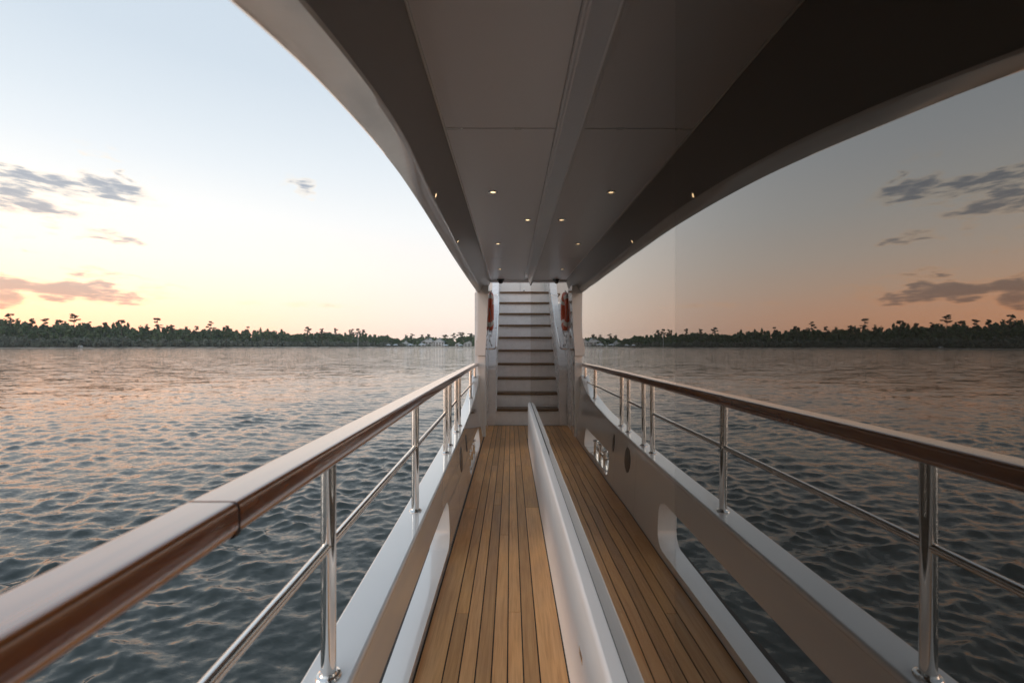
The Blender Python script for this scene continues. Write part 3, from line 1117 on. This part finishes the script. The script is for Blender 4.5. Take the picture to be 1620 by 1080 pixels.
def rounded_loop(y0, y1, z0, z1, r, seg=8):
    pts = []
    for (sy, sz, a0) in ((1, 1, 0), (-1, 1, 90), (-1, -1, 180), (1, -1, 270)):
        for k in range(seg + 1):
            a = R(a0 + 90 * k / seg)
            cyy = (y1 - r) if sy > 0 else (y0 + r)
            czz = (z1 - r) if sz > 0 else (z0 + r)
            pts.append((cyy + r * math.cos(a), czz + r * math.sin(a)))
    return pts


SLOTS = [(-1.2, 3.16, .045, .365, .11), (4.78, 6.30, .045, .292, .085)]
Y_PIL = 7.10
bm = bmesh.new()
tops = [(y, bul_top(y) - .012) for y in np.linspace(Y_PIL + .05, Y_BACK, 90)]
outer = [(Y_BACK, -.08), (Y_PIL + .05, -.08)] + tops


def loop_edges(pts):
    vs = [bm.verts.new((0, y, z)) for y, z in pts]
    return [bm.edges.new((vs[i], vs[(i + 1) % len(vs)])) for i in range(len(vs))]


es = loop_edges(outer)
for s_ in SLOTS:
    es += loop_edges(rounded_loop(*s_))
bmesh.ops.triangle_fill(bm, edges=es, use_beauty=True, use_dissolve=False)
# keep only the sheet, not the openings
bad = []
for f in bm.faces:
    c = f.calc_center_median()
    for (a, b, c0, c1, r_) in SLOTS:
        if a < c.y < b and c0 < c.z < c1 and all(a - 1e-4 <= v.co.y <= b + 1e-4 and c0 - 1e-4 <= v.co.z <= c1 + 1e-4 for v in f.verts):
            bad.append(f)
bmesh.ops.delete(bm, geom=list(set(bad)), context='FACES_ONLY')
for y in np.arange(Y_BACK + .2, Y_PIL, .2):
    bmesh.ops.bisect_plane(bm, geom=bm.verts[:] + bm.edges[:] + bm.faces[:], plane_co=(0, y, 0), plane_no=(0, 1, 0))
ret = bmesh.ops.extrude_face_region(bm, geom=bm.faces[:])
newv = [g for g in ret['geom'] if isinstance(g, bmesh.types.BMVert)]
ns = set(newv)
for v in bm.verts:
    v.co.x = out_x(v.co.y, v.co.z) if v in ns else in_x(v.co.y, v.co.z)
bp_(from_bm('bulwark_panel', bm, 'white_paint', bul, 30))
# cap rail
cap_prof = rrect(.128, .030, .010, 3, -.002, -.013)
cap_ys = list(np.linspace(Y_BACK, Y_PIL - .02, 110))
v_, f_ = [], []
nP = len(cap_prof)
for y in cap_ys:
    for dx, dz in cap_prof:
        v_.append((-side(y) + dx, y, bul_top(y) + dz))
for i_ in range(len(cap_ys) - 1):
    for k_ in range(nP):
        f_.append((i_ * nP + k_, i_ * nP + (k_ + 1) % nP, (i_ + 1) * nP + (k_ + 1) % nP, (i_ + 1) * nP + k_))
f_.append(tuple(range(nP))); f_.append(tuple(range((len(cap_ys) - 1) * nP, len(cap_ys) * nP)))
bp_(mesh('cap', v_, f_, 'white_paint', bul, 35))
# hull side below the deck edge
hv, hf = [], []
hy = np.linspace(Y_BACK, 11.5, 50)
for y in hy:
    for z, dx in ((-.02, .0), (-.2, .01), (-.6, .05), (-1.1, .12), (-2.2, .34)):
        hv.append((-(side(min(y, 7.6)) + .045 - dx), y, z))
for i_ in range(len(hy) - 1):
    for k_ in range(4):
        hf.append((i_ * 5 + k_, i_ * 5 + k_ + 1, (i_ + 1) * 5 + k_ + 1, (i_ + 1) * 5 + k_))
bp_(mesh('hull_side', hv, hf, 'white_paint', bul, 40))
# gate joints in the panel and its two oval recesses
for y in (3.78, 4.52):
    v_ = []
    for z in np.linspace(.005, bul_top(y) - .03, 6):
        v_ += [(in_x(y, z) + .0012, y - .0018, z), (in_x(y, z) + .0012, y + .0018, z)]
    bp_(mesh('gate_joint', v_, [(2 * k, 2 * k + 1, 2 * k + 3, 2 * k + 2) for k in range(5)], 'seam_dark', bul))


def oval_recess(y0, z0, ry, rz):
    nn = 24
    v = [(in_x(y0, z0) + .004, y0, z0)]
    for (s, dx) in ((.86, .004), (1.0, .0035), (1.06, .0005)):
        for k in range(nn):
            a = 2 * math.pi * k / nn
            yy, zz = y0 + ry * s * math.cos(a), z0 + rz * s * math.sin(a)
            v.append((in_x(yy, zz) + dx, yy, zz))
    f = [(0, 1 + k, 1 + (k + 1) % nn) for k in range(nn)]
    for j in range(2):
        for k in range(nn):
            f.append((1 + j * nn + k, 1 + j * nn + (k + 1) % nn, 1 + (j + 1) * nn + (k + 1) % nn, 1 + (j + 1) * nn + k))
    bp_(mesh('oval_cover', v, f, 'dark_plastic', bul, 40))


oval_recess(4.08, .40, .10, .105)
oval_recess(4.63, .43, .045, .085)

# guard rail -----------------------------------------------------------
RAIL_TOP = lambda y: 1.187 - .0055 * max(y, 0)
RAIL_W, RAIL_H = .086, .056
MID_Z = lambda y: .918 - .006 * max(y, 0)


def rail_piece(y0, y1, parent, inv):
    prof = rrect(RAIL_W, RAIL_H, .012, 4, 0, -RAIL_H / 2, .020)
    o = sweep('top_rail', prof, list(np.linspace(y0, y1, max(6, int((y1 - y0) / .15)))), lambda y: -side(y), RAIL_TOP, 'varnished_wood', parent, 60)
    o.matrix_parent_inverse = inv
    return o


def stanchion(y, parent, inv):
    x = -side(y)
    zb, zt = bul_top(y), RAIL_TOP(y) - RAIL_H + .004
    st = tube('stanchion', [(x, y, zb + .002), (x, y, zt)], .0187, 'steel', parent, 20)
    st.matrix_parent_inverse = inv
    fl = lathe('base_flange', [(.001, .0), (.031, .0), (.0315, .004), (.029, .008), (.0225, .0105), (.020, .015), (.001, .016)], (x, y, zb + .001), 'steel', st, 28)
    fl.matrix_parent_inverse = Matrix.Identity(4)
    return st


def mid_rail(y0, y1, parent, inv, endz=None):
    n = max(4, int((y1 - y0) / .2))
    path = [(-side(y), y, MID_Z(y)) for y in np.linspace(y0, y1, n)]
    o = tube('mid_rail', path, .0128, 'steel', parent, 14)
    o.matrix_parent_inverse = inv


def guard(label, sts, rails, mids, y_origin):
    g = thing('guard_rail', label, 'railing', (-side(y_origin), y_origin, bul_top(y_origin)), 'guard rail runs along the bulwark')
    inv = Matrix.Translation(g.location).inverted()
    for y in sts:
        stanchion(y, g, inv)
    for a, b in rails:
        rail_piece(a, b, g, inv)
        core = box('joint_seal', -side(b) - RAIL_W / 2 + .001, -side(b) + RAIL_W / 2 - .001, b - .001, b + .006, RAIL_TOP(b) - RAIL_H + .001, RAIL_TOP(b) - .001, 'black_rubber', g, .010)
        core.matrix_parent_inverse = inv
    for a, b in mids:
        mid_rail(a, b, g, inv)


guard('long varnished guard rail on steel posts nearest the camera', [-1.25, -.04, 1.16, 2.32, 3.545], [(Y_BACK, .688), (.694, 3.665)], [(Y_BACK, -1.25), (-1.25, -.04), (-.04, 1.16), (1.16, 2.32), (2.32, 3.545)], 1.16)
guard('short guard rail gate section between the two rail gaps', [3.80, 4.34], [(3.671, 4.485)], [(3.80, 4.34)], 3.8)
guard('far guard rail section running up to the white pillar', [4.63, 6.15, 7.02], [(4.491, 7.09)], [(4.63, 6.15), (6.15, 6.85)], 4.63)

# cleat and rollers in the far opening
cl = thing('mooring_cleat', 'polished steel mooring cleat and posts in the far opening of the bulwark', 'cleat', (-.47, 5.35, .045))
ci = Matrix.Translation(cl.location).inverted()
for yy, hh in ((5.15, .17), (5.42, .19), (5.72, .17)):
    o = tube('post', [(-.475, yy, .05), (-.475, yy, .05 + hh)], .026, 'steel', cl, 16); o.matrix_parent_inverse = ci
    o = lathe('post_head', [(.001, 0), (.034, .0), (.038, .008), (.034, .018), (.001, .022)], (-.475, yy, .05 + hh), 'steel', cl, 20); o.matrix_parent_inverse = ci
o = tube('horn', [(-.475, 5.02, .17), (-.475, 5.08, .15), (-.475, 5.3, .145), (-.475, 5.55, .15), (-.475, 5.62, .17)], [.012, .016, .018, .016, .012], 'steel', cl, 12); o.matrix_parent_inverse = ci
o = box('base_plate', -.53, -.43, 5.0, 5.85, .0455, .056, 'steel', cl, .003); o.matrix_parent_inverse = ci

# pillar ----------------------------------------------------------------
pil = thing('support_pillar', 'white stepped pillar carrying the overhang at the end of the rail', 'pillar', (-.44, 7.3, 0))


def pp(o):
    o.matrix_parent_inverse = Matrix.Translation(pil.location).inverted()
    return o


pp(box('post', -.515, -.392, 7.10, 7.52, -.03, 1.262, 'white_paint', pil, .010, 3))
bm = bmesh.new()
# upper fin: wide foot stepping in, then rising to the overhang with a slight rake
outl = [(-.555, 1.262), (-.393, 1.262), (-.388, 1.40), (-.364, 1.85), (-.352, 2.10), (-.345, 2.36), (-.540, 2.36), (-.515, 2.20), (-.508, 2.10), (-.512, 1.60), (-.516, 1.52), (-.546, 1.45)]
fr = [bm.verts.new((x, 7.06, z)) for x, z in outl]
bk = [bm.verts.new((x, 7.56, z)) for x, z in outl]
bm.faces.new(fr); bm.faces.new(bk[::-1])
for k in range(len(outl)):
    j = (k + 1) % len(outl)
    bm.faces.new((fr[k], bk[k], bk[j], fr[j]))
bmesh.ops.bevel(bm, geom=[e for e in bm.edges if abs(e.verts[0].co.y - e.verts[1].co.y) < .01], offset=.008, segments=2, affect='EDGES')
pp(from_bm('upper_fin', bm, 'white_paint', pil, 30))

# staircase ---------------------------------------------------------------
stair = thing('staircase', 'white steep stair with dark wooden treads at the end of the deck', 'staircase', (.2, Y_STAIR, 0))


def sp(o):
    o.matrix_parent_inverse = Matrix.Translation(stair.location).inverted()
    return o


NST, RISE, RUN, Z1 = 10, .2615, .252, .295
SXL, SXR = -.262, .90
for k in range(NST):
    z = Z1 + k * RISE
    y = Y_STAIR + .03 + k * RUN
    zb = 0.0 if k == 0 else z - RISE
    sp(box('riser', SXL, SXR, y, y + .02, zb, z - .026, 'stair_paint', stair))
    # tread with a gently bowed front edge
    n = 16
    v, f = [], []
    for i in range(n + 1):
        u = i / n
        x = SXL + .012 + (SXR - SXL - .03) * u
        bow = .035 * (1 - ((x - .28) / .58) ** 2)
        yf = y - .022 - max(bow, 0)
        for (yy, zz) in ((yf + .006, z - .042), (yf, z - .036), (yf, z - .006), (yf + .006, z), (y + RUN + .018, z), (y + RUN + .018, z - .026), (y + .001, z - .026), (y - .001, z - .042)):
            v.append((x, yy, zz))
    for i in range(n):
        for q in range(8):
            f.append((i * 8 + q, i * 8 + (q + 1) % 8, (i + 1) * 8 + (q + 1) % 8, (i + 1) * 8 + q))
    f.append(tuple(range(8))); f.append(tuple(range(n * 8, n * 8 + 8)))
    sp(mesh('tread', v, f, 'tread_wood', stair, 30))
ztop = Z1 + (NST - 1) * RISE
ytop = Y_STAIR + .03 + NST * RUN
sp(box('landing', SXL - .3, SXR + .3, ytop + .02, ytop + 1.4, ztop - .05, ztop - .002, 'tread_wood', stair))
# left side wall: a front return and the wall beside the flight
bm = bmesh.new()
add_box(bm, -.405, SXL - .002, Y_STAIR + .002, Y_STAIR + .26, 0, 1.0, .006)
sp(from_bm('side_wall', bm, 'stair_paint', stair, 35))
v = []
sl = RISE / RUN
pr = [(Y_STAIR + .10, .98), (Y_STAIR + .10, 1.06), (ytop + .02, ztop + .62), (ytop + 1.2, ztop + .62), (ytop + 1.2, 0), (Y_STAIR + .262, 0), (Y_STAIR + .262, .98)]
bm = bmesh.new()
a = [bm.verts.new((-.405, y, z)) for y, z in pr]; b = [bm.verts.new((SXL - .002, y, z)) for y, z in pr]
bm.faces.new(a); bm.faces.new(b[::-1])
for k in range(len(pr)):
    j = (k + 1) % len(pr)
    bm.faces.new((a[k], b[k], b[j], a[j]))
sp(from_bm('stringer_wall', bm, 'stair_paint', stair))
sp(box('outer_wall', -.60, -.407, 7.57, ytop + 1.2, -.2, 2.30, 'stair_paint', stair, .004))
sp(box('far_wall', SXR + .002, SXR + .10, Y_STAIR - .9, ytop + 1.4, 0, 3.2, 'stair_paint', stair))

# upper cabin wall at the head of the stair
up = thing('upper_wall', 'bright white wall with a narrow door at the head of the stair', 'wall', (.2, ytop + 1.1, ztop))


def upp(o):
    o.matrix_parent_inverse = Matrix.Translation(up.location).inverted()
    return o


yw = ytop + 1.0
upp(box('wall_face', -.9, 1.3, yw, yw + .15, ztop - .1, 4.6, 'white_paint', up))
upp(box('door', .26, .95, yw - .010, yw - .001, ztop - .02, 3.05, 'white_paint', up, .004))
upp(lathe('door_knob', [(.001, -.05), (.02, -.05), (.028, -.035), (.02, -.02), (.008, -.012), (.008, 0), (.001, 0)], (.34, yw - .012, 2.86), 'steel', up, 16))
upp(box('frame_strip', .235, .252, yw - .016, yw - .001, ztop, 3.1, 'ceiling_paint', up, .002))

# stair handrail -----------------------------------------------------------
hr = thing('stair_handrail', 'bent steel handrail beside the left of the stair', 'handrail', (-.26, 8.2, 1.35))
hi = Matrix.Translation(hr.location).inverted()
path = [(-.40, 7.86, 1.362), (-.31, 7.86, 1.362), (-.275, 7.87, 1.366), (-.254, 7.885, 1.385), (-.250, 7.93, 1.43), (-.250, 8.6, 1.82), (-.250, 9.5, 2.37), (-.252, 9.66, 2.465), (-.27, 9.72, 2.495), (-.32, 9.74, 2.50), (-.42, 9.74, 2.50)]
o = tube('rail', path, .0145, 'steel', hr, 12); o.matrix_parent_inverse = hi
o = tube('bracket', [(-.250, 8.62, 1.82), (-.262, 8.62, 1.76), (-.30, 8.62, 1.75)], .008, 'steel', hr, 8); o.matrix_parent_inverse = hi

# life ring ------------------------------------------------------------------
lr = thing('life_ring', 'orange life ring hung on the wall left of the stair', 'life ring', (-.352, 8.0, 2.02))
ring_R, ring_r = .285, .062
def ring_pt(a, rr=ring_R, dx=0.0):
    return (dx, rr * math.cos(a), rr * math.sin(a))


v, f = tube_data([ring_pt(2 * math.pi * k / 40) for k in range(40)], ring_r, 14, True)
v = [Vector((p.x * .72, p.y, p.z)) for p in v]
o = mesh('ring', v, f, 'ring_orange', lr, 60); o.matrix_parent_inverse = Matrix.Identity(4)
for q in range(4):
    a0 = R(45 + 90 * q)
    v, f = tube_data([ring_pt(a0 + R(d)) for d in (-9, -4, 0, 4, 9)], ring_r + .003, 14)
    v = [Vector((p.x * .74, p.y, p.z)) for p in v]
    o = mesh('band', v, f, 'ring_band', lr, 60); o.matrix_parent_inverse = Matrix.Identity(4)
pth = []
for k in range(48):
    a = 2 * math.pi * k / 48
    pth.append((.02 * math.sin(4 * a), (ring_R + ring_r + .012 + .018 * abs(math.sin(2 * a))) * math.cos(a), (ring_R + ring_r + .012 + .018 * abs(math.sin(2 * a))) * math.sin(a)))
o = tube('grab_line', pth, .006, 'rope', lr, 6, True); o.matrix_parent_inverse = Matrix.Identity(4)
ll = thing('lifeline', 'thin looped line hanging below the orange life ring', 'line', (-.37, 7.95, 1.68))
pth = []
for k in range(60):
    u = k / 59
    pth.append((.02 * math.sin(9 * u) + .015, .20 * math.sin(2 * math.pi * 2.5 * u) * (1 - .3 * u), -.29 * u + .04 * math.sin(21 * u)))
o = tube('line', pth, .005, 'rope', ll, 6); o.matrix_parent_inverse = Matrix.Identity(4)

# ------------------------------------------------------------------ evening haze over the water
def build_haze():
    m = bpy.data.materials.new('haze')
    m.use_nodes = True
    t = NT(m.node_tree)
    t.n.clear()
    out = t.node('ShaderNodeOutputMaterial')
    v = t.node('ShaderNodeVolumePrincipled')
    v.inputs['Color'].default_value = (0.86, 0.92, 1.0, 1)
    v.inputs['Density'].default_value = HAZE
    t.l.new(v.outputs[0], out.inputs['Volume'])
    MATS['haze'] = m
    o = box('haze', -4000, 4000, -500, 2400, WATER_Z - 3.0, 75.0, 'haze')
    o['kind'] = 'stuff'
    o['label'] = 'thin evening haze lying over the water'


HAZE = 0.00008
build_haze()
